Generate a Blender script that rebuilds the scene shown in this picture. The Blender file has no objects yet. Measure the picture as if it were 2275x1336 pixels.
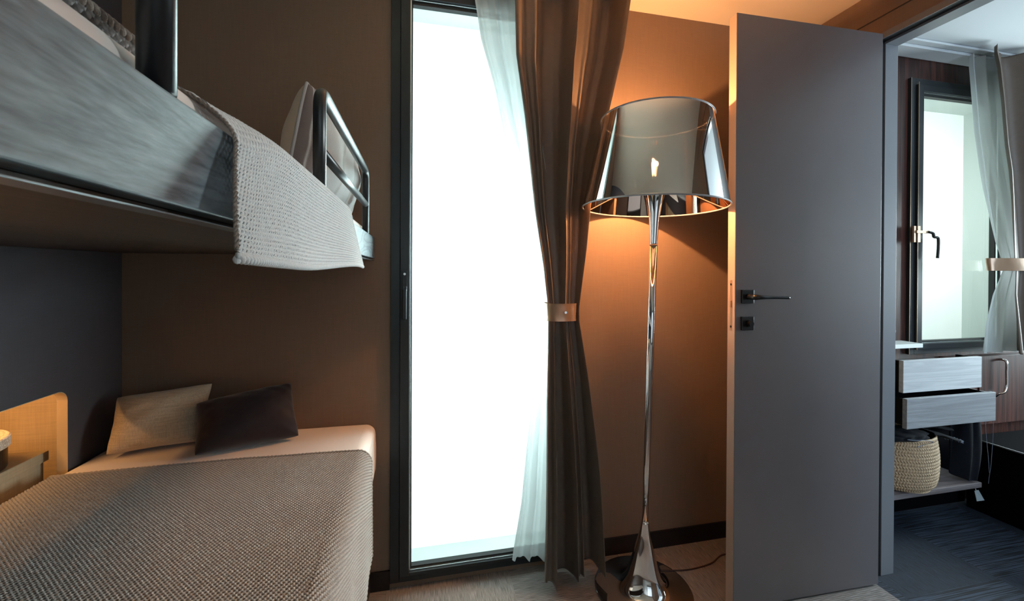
import bpy, bmesh, math, random
import numpy as np
from mathutils import Vector, Matrix, noise
random.seed(7); rng=np.random.default_rng(7)
scn=bpy.context.scene
COL=scn.collection
S=1.19            # all lengths below are written in units of 1.19 m
# ------------------------------------------------------------------ camera
cd=bpy.data.cameras.new('camera'); cam=bpy.data.objects.new('camera',cd); COL.objects.link(cam)
scn.camera=cam
F,CX,CY=925.155,1144.17,608.14
YAW,PIT,ROL=.2203,-.005,.0045
cd.sensor_fit='HORIZONTAL'; cd.sensor_width=36; cd.lens=36*F/2275
cd.shift_x=-(CX-1137.5)/2275; cd.shift_y=(CY-668)/2275
cd.dof.use_dof=True; cd.dof.focus_distance=1.75; cd.dof.aperture_fstop=20
cd.clip_start=.01; cd.clip_end=60
fw=Vector((math.sin(YAW)*math.cos(PIT),math.cos(YAW)*math.cos(PIT),math.sin(PIT)))
r0=Vector((math.cos(YAW),-math.sin(YAW),0)); u0=r0.cross(fw)
r1=r0*math.cos(ROL)+u0*math.sin(ROL); u1=-r0*math.sin(ROL)+u0*math.cos(ROL)
R=Matrix((r1,u1,-fw)).transposed().to_4x4()
cam.matrix_world=Matrix.Translation((0,0,1.05*S))@R
# ------------------------------------------------------------------ world, exposure, lights
w=bpy.data.worlds.new('world'); scn.world=w; w.use_nodes=True
w.node_tree.nodes['Background'].inputs[0].default_value=(.5,.6,.7,1)
w.node_tree.nodes['Background'].inputs[1].default_value=.02
vs=scn.view_settings; vs.view_transform='Standard'; vs.look='None'; vs.gamma=1; vs.use_curve_mapping=False
vs.exposure=0.0
E_PANEL=.62; P_BACK=125; E_PANEL2=.50; P_BULB=40; P_NICHE=3.4; P_REAR=2.0; P_BATH=34; P_SIDE=185; P_BACK2=14; P_CEIL=17
def area(name,loc,rot,sx,sy,power,col,spread=180):
    l=bpy.data.lights.new(name,'AREA'); l.shape='RECTANGLE'; l.size=sx*S; l.size_y=sy*S; l.energy=power; l.color=col
    l.spread=math.radians(spread)
    o=bpy.data.objects.new(name,l); COL.objects.link(o); o.location=Vector(loc)*S; o.rotation_euler=rot; return o
PI=math.pi
# daylight behind the frosted outer panels of the two windows
area('daylight_lamp',(.24,2.02,1.02),(-PI/2,0,0),.25,.35,P_BACK,(.78,.93,1))
area('daylight_lamp',(2.42,2.10,1.35),(-PI/2,0,0),.3,.5,P_BACK2,(.93,1,1))
# reading strip in the bed niche
area('niche_strip_light',(-.985,.98,.845),(0,math.radians(22),0),.03,.40,P_NICHE,(1,.50,.16))
area('added_rear_wall_wash',(.45,-.75,2.008),(math.radians(-38),0,0),.9,.12,P_CEIL,(.80,.92,1),100)  # added fill out of view, brightens the rear wall mirrored in the lampshade
# added fill lights out of view: bedroom rear, second room rear, second room side
area('added_rear_fill',(1.0,-1.13,1.25),(PI/2,0,0),.9,1.1,P_REAR,(.72,.85,1))
area('added_bath_fill',(2.35,-1.13,1.25),(PI/2,0,0),1.0,1.2,P_BATH,(.62,.80,1))  # plain area light added for the second room, no fixture around it
area('added_side_fill',(4.30,.86,1.22),(0,PI/2,0),1.1,1.0,P_SIDE,(.80,.96,1))  # added to send cool light through the doorway onto the upper bunk
bl=bpy.data.lights.new('bulb_light','POINT'); bl.energy=P_BULB; bl.color=(1,.50,.21); bl.shadow_soft_size=.012
blo=bpy.data.objects.new('bulb_light',bl); COL.objects.link(blo)
# ------------------------------------------------------------------ materials
def mat(name,col,rough=.6,metal=0,spec=.5,sheen=0,bump=None,coat=0,var=0,vscale=30,aniso=0,obj_scale=(1,1,1)):
    m=bpy.data.materials.new(name); m.use_nodes=True; nt=m.node_tree; b=nt.nodes['Principled BSDF']
    b.inputs['Base Color'].default_value=(*col,1); b.inputs['Roughness'].default_value=rough; b.inputs['Metallic'].default_value=metal
    b.inputs['Specular IOR Level'].default_value=spec; b.inputs['Sheen Weight'].default_value=sheen; b.inputs['Coat Weight'].default_value=coat
    b.inputs['Anisotropic'].default_value=aniso
    tc=nt.nodes.new('ShaderNodeTexCoord'); mp=nt.nodes.new('ShaderNodeMapping'); nt.links.new(tc.outputs['Object'],mp.inputs[0]); mp.inputs['Scale'].default_value=obj_scale
    if bump or var:
        n=nt.nodes.new('ShaderNodeTexNoise'); n.inputs['Scale'].default_value=(bump[0] if bump else vscale); n.inputs['Detail'].default_value=4
        nt.links.new(mp.outputs[0],n.inputs['Vector'])
    if bump:
        bp=nt.nodes.new('ShaderNodeBump'); bp.inputs['Strength'].default_value=bump[1]; bp.inputs['Distance'].default_value=.004
        nt.links.new(n.outputs[0],bp.inputs['Height']); nt.links.new(bp.outputs[0],b.inputs['Normal'])
    if var:
        n2=nt.nodes.new('ShaderNodeTexNoise'); n2.inputs['Scale'].default_value=vscale; n2.inputs['Detail'].default_value=5
        nt.links.new(mp.outputs[0],n2.inputs['Vector'])
        rp=nt.nodes.new('ShaderNodeValToRGB'); nt.links.new(n2.outputs[0],rp.inputs[0]); nt.links.new(rp.outputs[0],b.inputs['Base Color'])
        rp.color_ramp.elements[0].position=.3; rp.color_ramp.elements[1].position=.7
        rp.color_ramp.elements[0].color=(*[c*(1-var) for c in col],1); rp.color_ramp.elements[1].color=(*[min(1,c*(1+var)) for c in col],1)
    m['b']=b.name
    return m
def woven(name,col,rough=.8,scale=700,strength=.4,var=.12,sheen=.2,spec=.3):
    """fine crossed threads"""
    m=bpy.data.materials.new(name); m.use_nodes=True; nt=m.node_tree; N=nt.nodes; L=nt.links; b=N['Principled BSDF']
    b.inputs['Roughness'].default_value=rough; b.inputs['Sheen Weight'].default_value=sheen; b.inputs['Specular IOR Level'].default_value=spec
    tc=N.new('ShaderNodeTexCoord'); outs=[]
    for sc in ((1,1,.04),(.04,.04,1)):
        mp=N.new('ShaderNodeMapping'); mp.inputs['Scale'].default_value=sc; L.new(tc.outputs['Object'],mp.inputs[0])
        n=N.new('ShaderNodeTexNoise'); n.inputs['Scale'].default_value=scale; n.inputs['Detail'].default_value=2; L.new(mp.outputs[0],n.inputs['Vector']); outs.append(n)
    a=N.new('ShaderNodeMath'); a.operation='ADD'; L.new(outs[0].outputs[0],a.inputs[0]); L.new(outs[1].outputs[0],a.inputs[1])
    h=N.new('ShaderNodeMath'); h.operation='MULTIPLY'; h.inputs[1].default_value=.5; L.new(a.outputs[0],h.inputs[0])
    rp=N.new('ShaderNodeValToRGB'); L.new(h.outputs[0],rp.inputs[0]); rp.color_ramp.elements[0].position=.35; rp.color_ramp.elements[1].position=.65
    rp.color_ramp.elements[0].color=(*[c*(1-var) for c in col],1); rp.color_ramp.elements[1].color=(*[min(1,c*(1+var)) for c in col],1)
    L.new(rp.outputs[0],b.inputs['Base Color'])
    bp=N.new('ShaderNodeBump'); bp.inputs['Strength'].default_value=strength; bp.inputs['Distance'].default_value=.001
    L.new(h.outputs[0],bp.inputs['Height']); L.new(bp.outputs[0],b.inputs['Normal'])
    return m
def wood(name,dark,light,rough=.4,axis='Y',scale=9,spec=.5,stretch=.06,bump=.15):
    m=bpy.data.materials.new(name); m.use_nodes=True; nt=m.node_tree; N=nt.nodes; L=nt.links; b=N['Principled BSDF']
    b.inputs['Roughness'].default_value=rough; b.inputs['Specular IOR Level'].default_value=spec
    tc=N.new('ShaderNodeTexCoord'); mp=N.new('ShaderNodeMapping'); L.new(tc.outputs['Object'],mp.inputs[0])
    sc=[1,1,1]; sc['XYZ'.index(axis)]=stretch; mp.inputs['Scale'].default_value=sc
    n=N.new('ShaderNodeTexNoise'); n.inputs['Scale'].default_value=scale; n.inputs['Detail'].default_value=3; n.inputs['Distortion'].default_value=1.2; L.new(mp.outputs[0],n.inputs['Vector'])
    n2=N.new('ShaderNodeTexNoise'); n2.inputs['Scale'].default_value=scale*14; n2.inputs['Detail'].default_value=6; L.new(mp.outputs[0],n2.inputs['Vector'])
    s=N.new('ShaderNodeMath'); s.operation='MULTIPLY'; s.inputs[1].default_value=9; L.new(n.outputs[0],s.inputs[0])
    fr=N.new('ShaderNodeMath'); fr.operation='PINGPONG'; fr.inputs[1].default_value=1; L.new(s.outputs[0],fr.inputs[0])
    mx=N.new('ShaderNodeMix'); mx.data_type='FLOAT'; mx.inputs[0].default_value=.6; L.new(fr.outputs[0],mx.inputs[2]); L.new(n2.outputs[0],mx.inputs[3])
    rp=N.new('ShaderNodeValToRGB'); L.new(mx.outputs[0],rp.inputs[0]); rp.color_ramp.elements[0].position=.25; rp.color_ramp.elements[1].position=.75
    rp.color_ramp.elements[0].color=(*dark,1); rp.color_ramp.elements[1].color=(*light,1)
    L.new(rp.outputs[0],b.inputs['Base Color'])
    bp=N.new('ShaderNodeBump'); bp.inputs['Strength'].default_value=bump; bp.inputs['Distance'].default_value=.002; L.new(mx.outputs[0],bp.inputs['Height']); L.new(bp.outputs[0],b.inputs['Normal'])
    return m
def glass(name,trans=.93,tint=(.95,1,.98)):
    m=bpy.data.materials.new(name); m.use_nodes=True; nt=m.node_tree; N=nt.nodes; L=nt.links
    N.remove(N['Principled BSDF']); t=N.new('ShaderNodeBsdfTransparent'); t.inputs[0].default_value=(*tint,1); g=N.new('ShaderNodeBsdfGlossy'); g.inputs['Roughness'].default_value=.02
    lw=N.new('ShaderNodeLayerWeight'); pw=N.new('ShaderNodeMath'); pw.operation='POWER'; pw.inputs[1].default_value=5; L.new(lw.outputs['Facing'],pw.inputs[0])
    fr=N.new('ShaderNodeMath'); fr.operation='MULTIPLY_ADD'; fr.inputs[1].default_value=.9; fr.inputs[2].default_value=.04; L.new(pw.outputs[0],fr.inputs[0])
    mx=N.new('ShaderNodeMixShader'); L.new(fr.outputs[0],mx.inputs[0]); L.new(t.outputs[0],mx.inputs[1]); L.new(g.outputs[0],mx.inputs[2]); L.new(mx.outputs[0],N['Material Output'].inputs[0]); return m
def frosted(name,e,col=(.86,.97,.95)):
    """backlit frosted panel: translucent sheet plus even own light"""
    m=bpy.data.materials.new(name); m.use_nodes=True; nt=m.node_tree; N=nt.nodes; L=nt.links
    N.remove(N['Principled BSDF']); t=N.new('ShaderNodeBsdfTranslucent'); t.inputs[0].default_value=(.8,.8,.78,1); d=N.new('ShaderNodeBsdfDiffuse'); d.inputs[0].default_value=(.75,.8,.8,1)
    mx=N.new('ShaderNodeMixShader'); mx.inputs[0].default_value=.35; L.new(t.outputs[0],mx.inputs[1]); L.new(d.outputs[0],mx.inputs[2])
    em=N.new('ShaderNodeEmission'); em.inputs[0].default_value=(*col,1); em.inputs[1].default_value=e
    ad=N.new('ShaderNodeAddShader'); L.new(mx.outputs[0],ad.inputs[0]); L.new(em.outputs[0],ad.inputs[1]); L.new(ad.outputs[0],N['Material Output'].inputs[0]); return m
def sheer(name,col=(.80,.86,.87),tr=.42):
    m=bpy.data.materials.new(name); m.use_nodes=True; nt=m.node_tree; N=nt.nodes; L=nt.links
    N.remove(N['Principled BSDF']); a=N.new('ShaderNodeBsdfTransparent'); a.inputs[0].default_value=(.95,.97,.97,1)
    d=N.new('ShaderNodeBsdfDiffuse'); d.inputs[0].default_value=(*col,1); t=N.new('ShaderNodeBsdfTranslucent'); t.inputs[0].default_value=(*[c*.5 for c in col],1)
    m1=N.new('ShaderNodeMixShader'); m1.inputs[0].default_value=.5; L.new(d.outputs[0],m1.inputs[1]); L.new(t.outputs[0],m1.inputs[2])
    m2=N.new('ShaderNodeMixShader'); m2.inputs[0].default_value=1-tr; L.new(a.outputs[0],m2.inputs[1]); L.new(m1.outputs[0],m2.inputs[2]); L.new(m2.outputs[0],N['Material Output'].inputs[0]); return m
def emit(name,col,e):
    m=bpy.data.materials.new(name); m.use_nodes=True; N=m.node_tree.nodes; N.remove(N['Principled BSDF']); x=N.new('ShaderNodeEmission'); x.inputs[0].default_value=(*col,1); x.inputs[1].default_value=e
    m.node_tree.links.new(x.outputs[0],N['Material Output'].inputs[0]); return m
def carpet(name,dark,light,dark2,light2,rough=.75,coarse=150,fine=700):
    """woven vinyl tiles, threads turned 90 degrees from tile to tile"""
    m=bpy.data.materials.new(name); m.use_nodes=True; nt=m.node_tree; N=nt.nodes; L=nt.links; b=N['Principled BSDF']
    b.inputs['Roughness'].default_value=rough; b.inputs['Specular IOR Level'].default_value=.4
    tc=N.new('ShaderNodeTexCoord'); sp=N.new('ShaderNodeSeparateXYZ'); L.new(tc.outputs['Object'],sp.inputs[0])
    def M(op,a,bb=None,c=None):
        n=N.new('ShaderNodeMath'); n.operation=op
        for i,v in enumerate((a,bb,c)):
            if v is None: continue
            if isinstance(v,(int,float)): n.inputs[i].default_value=v
            else: L.new(v,n.inputs[i])
        return n.outputs[0]
    T=.41*S
    tx=M('FLOOR',M('DIVIDE',M('SUBTRACT',sp.outputs[0],.30*S),T)); ty=M('FLOOR',M('DIVIDE',M('SUBTRACT',sp.outputs[1],1.028*S),T))
    par=M('FLOORED_MODULO',M('ADD',M('ADD',tx,ty),1),2)
    def thr(sc,scale,det):
        mp=N.new('ShaderNodeMapping'); mp.inputs['Scale'].default_value=sc; L.new(tc.outputs['Object'],mp.inputs[0])
        n=N.new('ShaderNodeTexNoise'); n.inputs['Scale'].default_value=scale; n.inputs['Detail'].default_value=det; L.new(mp.outputs[0],n.inputs['Vector']); return n.outputs[0]
    a=thr((1,.03,1),fine,2); c=thr((.03,1,1),coarse,2)
    mx=N.new('ShaderNodeMix'); mx.data_type='FLOAT'; L.new(par,mx.inputs[0]); L.new(a,mx.inputs[2]); L.new(c,mx.inputs[3])
    # woven lines
    wa=M('SINE',M('MULTIPLY',sp.outputs[0],2*PI/.0046)); wc=M('SINE',M('MULTIPLY',sp.outputs[1],2*PI/.0075))
    wm=N.new('ShaderNodeMix'); wm.data_type='FLOAT'; L.new(par,wm.inputs[0]); L.new(wa,wm.inputs[2]); L.new(wc,wm.inputs[3])
    h=M('ADD',mx.outputs[0],M('MULTIPLY',wm.outputs[0],.09))
    rp=N.new('ShaderNodeValToRGB'); L.new(h,rp.inputs[0]); rp.color_ramp.elements[0].position=.38; rp.color_ramp.elements[1].position=.62
    rp.color_ramp.elements[0].color=(*dark,1); rp.color_ramp.elements[1].color=(*light,1)
    rq=N.new('ShaderNodeValToRGB'); L.new(h,rq.inputs[0]); rq.color_ramp.elements[0].position=.42; rq.color_ramp.elements[1].position=.60
    rq.color_ramp.elements[0].color=(*dark2,1); rq.color_ramp.elements[1].color=(*light2,1)
    cm=N.new('ShaderNodeMix'); cm.data_type='RGBA'; L.new(par,cm.inputs[0]); L.new(rp.outputs[0],cm.inputs[6]); L.new(rq.outputs[0],cm.inputs[7]); L.new(cm.outputs[2],b.inputs['Base Color'])
    ex=M('ABSOLUTE',M('SUBTRACT',M('FRACT',M('DIVIDE',M('SUBTRACT',sp.outputs[0],.30*S),T)),.5)); 
    bp=N.new('ShaderNodeBump'); bp.inputs['Strength'].default_value=.5; bp.inputs['Distance'].default_value=.0015; L.new(h,bp.inputs['Height']); L.new(bp.outputs[0],b.inputs['Normal'])
    return m
M_wall=woven('taupe_wallcovering',(.215,.146,.100),rough=.62,scale=330,strength=.12,var=.05,sheen=0,spec=.35)
M_wallL=woven('grey_wallcovering',(.060,.055,.061),rough=.7,scale=330,strength=.15,var=.06,sheen=0,spec=.3)
M_nichein=woven('beige_linen_wallcovering',(.62,.50,.34),rough=.8,scale=260,strength=.25,var=.1,sheen=0)
M_edge=mat('pale_wood_edging',(.60,.45,.27),.5)
M_ceil=mat('ceiling_paint',(.74,.63,.50),.9)
M_ceil2=mat('white_ceiling_paint',(.56,.60,.63),.85)
M_rear=mat('pale_rear_panel',(.74,.78,.78),.6)
M_floor=carpet('taupe_woven_vinyl',(.135,.118,.108),(.30,.27,.25),(.125,.110,.102),(.28,.255,.24),coarse=600)
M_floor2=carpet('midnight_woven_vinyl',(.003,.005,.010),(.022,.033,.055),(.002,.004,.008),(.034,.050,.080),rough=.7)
M_base=mat('black_skirting',(.006,.006,.007),.4)
M_anth=mat('anthracite_aluminium',(.022,.027,.031),.38,.3,.5)
M_anthd=mat('black_gasket',(.004,.004,.005),.5)
M_alum=mat('bright_aluminium_bead',(.62,.68,.68),.2,.9)
M_niche=mat('white_reveal',(.80,.85,.83),.6)
M_glass=glass('window_glass')
M_frost=frosted('frosted_panel_lit',E_PANEL); M_frost2=frosted('frosted_panel_lit_small',E_PANEL2)
M_sheer=sheer('white_voile',tr=.17)
M_satin=mat('brown_satin',(.125,.092,.070),.50,0,.55,.08,bump=(220,.05),var=.06,vscale=60)
M_band=mat('bronze_satin_band',(.34,.21,.13),.20,.35,.8,bump=(14,.25))
M_chrome=mat('polished_chrome',(.80,.80,.80),.045,1)
M_dkchrome=mat('black_chrome',(.05,.05,.055),.07,.9)
M_rail=wood('grey_stained_oak',(.050,.066,.082),(.21,.255,.285),rough=.40,axis='Y',scale=20,spec=.7,stretch=.16,bump=.35)
M_under=wood('dark_brown_oak',(.022,.013,.009),(.052,.030,.020),rough=.45,axis='Y',scale=7)
M_lip=mat('satin_metal_lip',(.30,.33,.36),.3,.7)
M_tube=mat('black_steel_tube',(.008,.009,.011),.32,.0,.6)
M_sheet=mat('white_sheet',(.78,.70,.66),.75,0,.3,.1,bump=(5,.35))
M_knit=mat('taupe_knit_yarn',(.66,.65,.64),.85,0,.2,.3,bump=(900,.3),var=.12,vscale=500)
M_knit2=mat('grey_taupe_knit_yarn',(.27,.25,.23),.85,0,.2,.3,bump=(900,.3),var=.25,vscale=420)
M_yarn=mat('braided_yarn',(.25,.20,.165),.85,0,.2,.2,bump=(700,.4),var=.2,vscale=300)
M_linen=woven('beige_linen',(.50,.40,.28),rough=.85,scale=420,strength=.5,var=.2,sheen=.3)
M_velvet=mat('aubergine_velvet',(.013,.007,.009),.6,0,.2,.25,bump=(30,.1))
M_piping=mat('grey_piping',(.42,.41,.42),.6)
M_pback=mat('beige_cotton',(.55,.43,.32),.8,0,.2,.2,bump=(300,.2))
M_door=mat('grey_taupe_laminate',(.150,.136,.142),.36,0,.5,var=.03,vscale=8)
M_doorback=M_door
M_dooredge=mat('door_edge_laminate',(.50,.37,.29),.38)
M_frame=mat('grey_door_frame',(.17,.18,.20),.35,0,.5)
M_blk=mat('matt_black_metal',(.008,.008,.009),.32,.2,.6)
M_brz=mat('champagne_metal',(.50,.36,.25),.35,.6)
M_cord=mat('brown_cable',(.05,.025,.018),.5)
M_wenge=wood('reddish_wenge',(.016,.005,.004),(.085,.026,.018),rough=.42,axis='Z',scale=14,spec=.4,stretch=.05)
M_bench=mat('dark_bench_laminate',(.003,.003,.004),.9,0,.02)
M_gloss=mat('black_lacquer',(.004,.004,.005),.12,0,.6)
M_drawer=wood('grey_white_ash',(.42,.45,.48),(.56,.59,.62),rough=.45,axis='X',scale=20,stretch=.04,bump=.05)
M_drawer2=wood('grey_ash',(.20,.215,.235),(.29,.31,.335),rough=.45,axis='X',scale=20,stretch=.04,bump=.08)
M_shelfw=wood('mauve_grey_wood',(.10,.085,.09),(.20,.175,.18),rough=.4,axis='X',scale=14,stretch=.06)
M_basket=mat('woven_seagrass',(.42,.31,.20),.75,0,.3,0,bump=(240,.3),var=.25,vscale=120)
M_towel=mat('navy_black_towel',(.0045,.006,.010),.9,0,.1,.05,bump=(500,.6))
M_fringe=mat('grey_fringe',(.13,.16,.22),.85)
M_tag=mat('grey_tag',(.30,.36,.38),.6)
M_stand=woven('beige_oak_veneer',(.40,.32,.20),rough=.6,scale=200,strength=.1,var=.08,sheen=0)
M_drumtop=mat('whitewashed_wood_lid',(.72,.60,.42),.6)
M_drum=mat('black_lacquered_drum',(.010,.009,.008),.35)
M_orange=mat('copper_trim',(.55,.25,.14),.3,.5)
M_mirror=mat('mirror_glass',(.85,.87,.88),.02,1)
# lampshade: half-mirrored film
def shade_mat():
    m=bpy.data.materials.new('half_mirrored_film'); m.use_nodes=True; nt=m.node_tree; N=nt.nodes; L=nt.links; N.remove(N['Principled BSDF'])
    g=N.new('ShaderNodeBsdfGlossy'); g.inputs['Roughness'].default_value=.02
    ge=N.new('ShaderNodeNewGeometry'); cm=N.new('ShaderNodeMix'); cm.data_type='RGBA'; cm.inputs[6].default_value=(.86,.87,.86,1); cm.inputs[7].default_value=(.55,.41,.34,1); L.new(ge.outputs['Backfacing'],cm.inputs[0]); L.new(cm.outputs[2],g.inputs[0])
    t=N.new('ShaderNodeBsdfTransparent'); t.inputs[0].default_value=(.75,.72,.7,1); mx=N.new('ShaderNodeMixShader'); mx.inputs[0].default_value=.05
    L.new(g.outputs[0],mx.inputs[1]); L.new(t.outputs[0],mx.inputs[2]); L.new(mx.outputs[0],N['Material Output'].inputs[0]); return m
M_shade=shade_mat()
M_bulbg=glass('bulb_glass',tint=(1,.95,.88)); M_fil=emit('glowing_filament',(1,.55,.25),90)
M_led=emit('warm_led',(1,.62,.25),14)
def drumtop():
    m=M_drumtop; nt=m.node_tree; N=nt.nodes; L=nt.links; b=N[m['b']]
    tc=N.new('ShaderNodeTexCoord'); wv=N.new('ShaderNodeTexWave'); wv.wave_type='RINGS'; wv.rings_direction='Z'; wv.inputs['Scale'].default_value=38; wv.inputs['Distortion'].default_value=7; wv.inputs['Detail Scale'].default_value=6
    L.new(tc.outputs['Object'],wv.inputs[0]); rp=N.new('ShaderNodeValToRGB'); rp.color_ramp.elements[0].color=(.50,.40,.28,1); rp.color_ramp.elements[1].color=(.80,.74,.64,1); L.new(wv.outputs[1],rp.inputs[0]); L.new(rp.outputs[0],b.inputs['Base Color'])
drumtop()
def stripes():
    """cushion face with broad soft stripes"""
    m=mat('striped_jersey',(.6,.58,.57),.8,0,.2,.2); nt=m.node_tree; N=nt.nodes; L=nt.links; b=N[m['b']]
    uv=N.new('ShaderNodeUVMap'); sp=N.new('ShaderNodeSeparateXYZ'); L.new(uv.outputs[0],sp.inputs[0])
    rp=N.new('ShaderNodeValToRGB'); cr=rp.color_ramp; cr.interpolation='EASE'
    a=(.60,.60,.60,1); c=(.23,.19,.185,1); d=(.47,.46,.45,1)
    stops=[(0,a),(.008,c),(.024,c),(.030,a),(.042,c),(.075,c),(.10,a),(.34,a),(.37,d),(.40,a),(.55,a),(.58,d),(.62,a),(.78,a),(.82,d),(.86,a),(1,a)]
    while len(cr.elements)>1: cr.elements.remove(cr.elements[-1])
    cr.elements[0].position=0; cr.elements[0].color=c
    for p,cc in stops[1:]:
        e=cr.elements.new(p); e.color=cc
    L.new(sp.outputs[0],rp.inputs[0]); L.new(rp.outputs[0],b.inputs['Base Color'])
    n=N.new('ShaderNodeTexNoise'); n.inputs['Scale'].default_value=420; tc=N.new('ShaderNodeTexCoord'); L.new(tc.outputs['Object'],n.inputs['Vector'])
    bp=N.new('ShaderNodeBump'); bp.inputs['Strength'].default_value=.6; bp.inputs['Distance'].default_value=.002; L.new(n.outputs[0],bp.inputs['Height']); L.new(bp.outputs[0],b.inputs['Normal'])
    return m
M_stripe=stripes()
# ------------------------------------------------------------------ mesh helpers
WL={}
class MB:
    def __init__(s): s.v=[]; s.f=[]; s.uv=None
    def add(s,vs,fs):
        o=len(s.v); s.v+= [tuple(x) for x in vs]; s.f+=[tuple(i+o for i in f) for f in fs]; return s
    def box(s,x0,x1,y0,y1,z0,z1):
        return s.add([(x,y,z) for z in (z0,z1) for y in (y0,y1) for x in (x0,x1)],[(0,2,3,1),(4,5,7,6),(0,1,5,4),(2,6,7,3),(0,4,6,2),(1,3,7,5)])
    def prism(s,poly,axis,a,b):
        """polygon in the plane normal to axis, extruded from a to b"""
        def P(p,t):
            return {'X':(t,p[0],p[1]),'Y':(p[0],t,p[1]),'Z':(p[0],p[1],t)}[axis]
        n=len(poly); return s.add([P(p,a) for p in poly]+[P(p,b) for p in poly],[tuple(range(n-1,-1,-1)),tuple(range(n,2*n))]+[(i,(i+1)%n,n+(i+1)%n,n+i) for i in range(n)])
    def lathe(s,prof,c=(0,0),lean=None,n=64,capb=True,capt=True):
        """prof: (r,z) list; lean: function z -> (dx,dy)"""
        vs=[];fs=[]
        for r,z in prof:
            dx,dy=lean(z) if lean else (0,0)
            for k in range(n):
                a=2*PI*k/n; vs.append((c[0]+dx+r*math.cos(a),c[1]+dy+r*math.sin(a),z))
        for i in range(len(prof)-1):
            for k in range(n): fs.append((i*n+k,i*n+(k+1)%n,(i+1)*n+(k+1)%n,(i+1)*n+k))
        if capb: fs.append(tuple(range(n-1,-1,-1)))
        if capt: fs.append(tuple((len(prof)-1)*n+k for k in range(n)))
        return s.add(vs,fs)
    def tube(s,path,r,n=14,closed=False,cap=True,mod=None):
        P=[Vector(p) for p in path]; m=len(P); vs=[];fs=[]
        t0=(P[1]-P[0]).normalized(); up=Vector((0,0,1)) if abs(t0.z)<.9 else Vector((1,0,0)); nrm=(up-t0*up.dot(t0)).normalized()
        for i in range(m):
            a=P[i-1] if (i or closed) else P[i]; b=P[(i+1)%m] if (i<m-1 or closed) else P[i]
            t=(b-a).normalized(); nrm=(nrm-t*nrm.dot(t)).normalized(); bn=t.cross(nrm)
            for k in range(n):
                q=2*PI*k/n; rr=(r(i/(m-1)) if callable(r) else r)*(mod(i,q) if mod else 1); vs.append(P[i]+nrm*rr*math.cos(q)+bn*rr*math.sin(q))
        for i in range(m if closed else m-1):
            j=(i+1)%m
            for k in range(n): fs.append((i*n+k,i*n+(k+1)%n,j*n+(k+1)%n,j*n+k))
        if cap and not closed: fs.append(tuple(range(n-1,-1,-1))); fs.append(tuple((m-1)*n+k for k in range(n)))
        return s.add(vs,fs)
def smooth_path(pts,n=8):
    P=[Vector(p) for p in pts]; out=[]
    for i in range(len(P)-1):
        a=P[max(i-1,0)];b=P[i];c=P[i+1];d=P[min(i+2,len(P)-1)]
        for k in range(n):
            t=k/n; out.append(.5*((2*b)+(c-a)*t+(2*a-5*b+4*c-d)*t*t+(3*b-a-3*c+d)*t**3))
    out.append(P[-1]); return out
def round_path(pts,r,n=6):
    """polyline with filleted corners"""
    P=[Vector(p) for p in pts]; out=[P[0]]
    for i in range(1,len(P)-1):
        a=(P[i-1]-P[i]).normalized(); b=(P[i+1]-P[i]).normalized(); p0=P[i]+a*r; p2=P[i]+b*r
        for k in range(n+1):
            t=k/n; out.append(p0*(1-t)**2+P[i]*2*t*(1-t)+p2*t*t)
    out.append(P[-1]); return out
def tagit(o,label=None,cat=None,group=None,kind=None):
    if label: o['label']=label
    if cat: o['category']=cat
    if group: o['group']=group
    if kind: o['kind']=kind
    return o
def link(name,me,m,parent=None,origin=None):
    o=bpy.data.objects.new(name,me); COL.objects.link(o)
    if m: me.materials.append(m)
    if parent: o.parent=parent; WL[o.name]=WL[parent.name]
    else:
        o.location=origin; WL[o.name]=Vector(origin)
    return o
def build(name,mb,m,parent=None,smooth=False,bevel=0,seg=2,recalc=False):
    V=np.array([tuple(v) for v in mb.v],float)*S
    if parent: org=np.array(WL[parent.name])
    else: org=np.array([(V[:,0].min()+V[:,0].max())/2,(V[:,1].min()+V[:,1].max())/2,V[:,2].min()])
    me=bpy.data.meshes.new(name); me.from_pydata((V-org).tolist(),[],mb.f); me.update()
    if recalc:
        b=bmesh.new(); b.from_mesh(me); bmesh.ops.recalc_face_normals(b,faces=b.faces); b.to_mesh(me); b.free()
    if smooth: me.polygons.foreach_set('use_smooth',[True]*len(me.polygons))
    o=link(name,me,m,parent,tuple(org))
    if bevel:
        md=o.modifiers.new('bevel','BEVEL'); md.width=bevel*S; md.segments=seg; md.limit_method='ANGLE'; md.angle_limit=math.radians(35)
    return o
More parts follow.
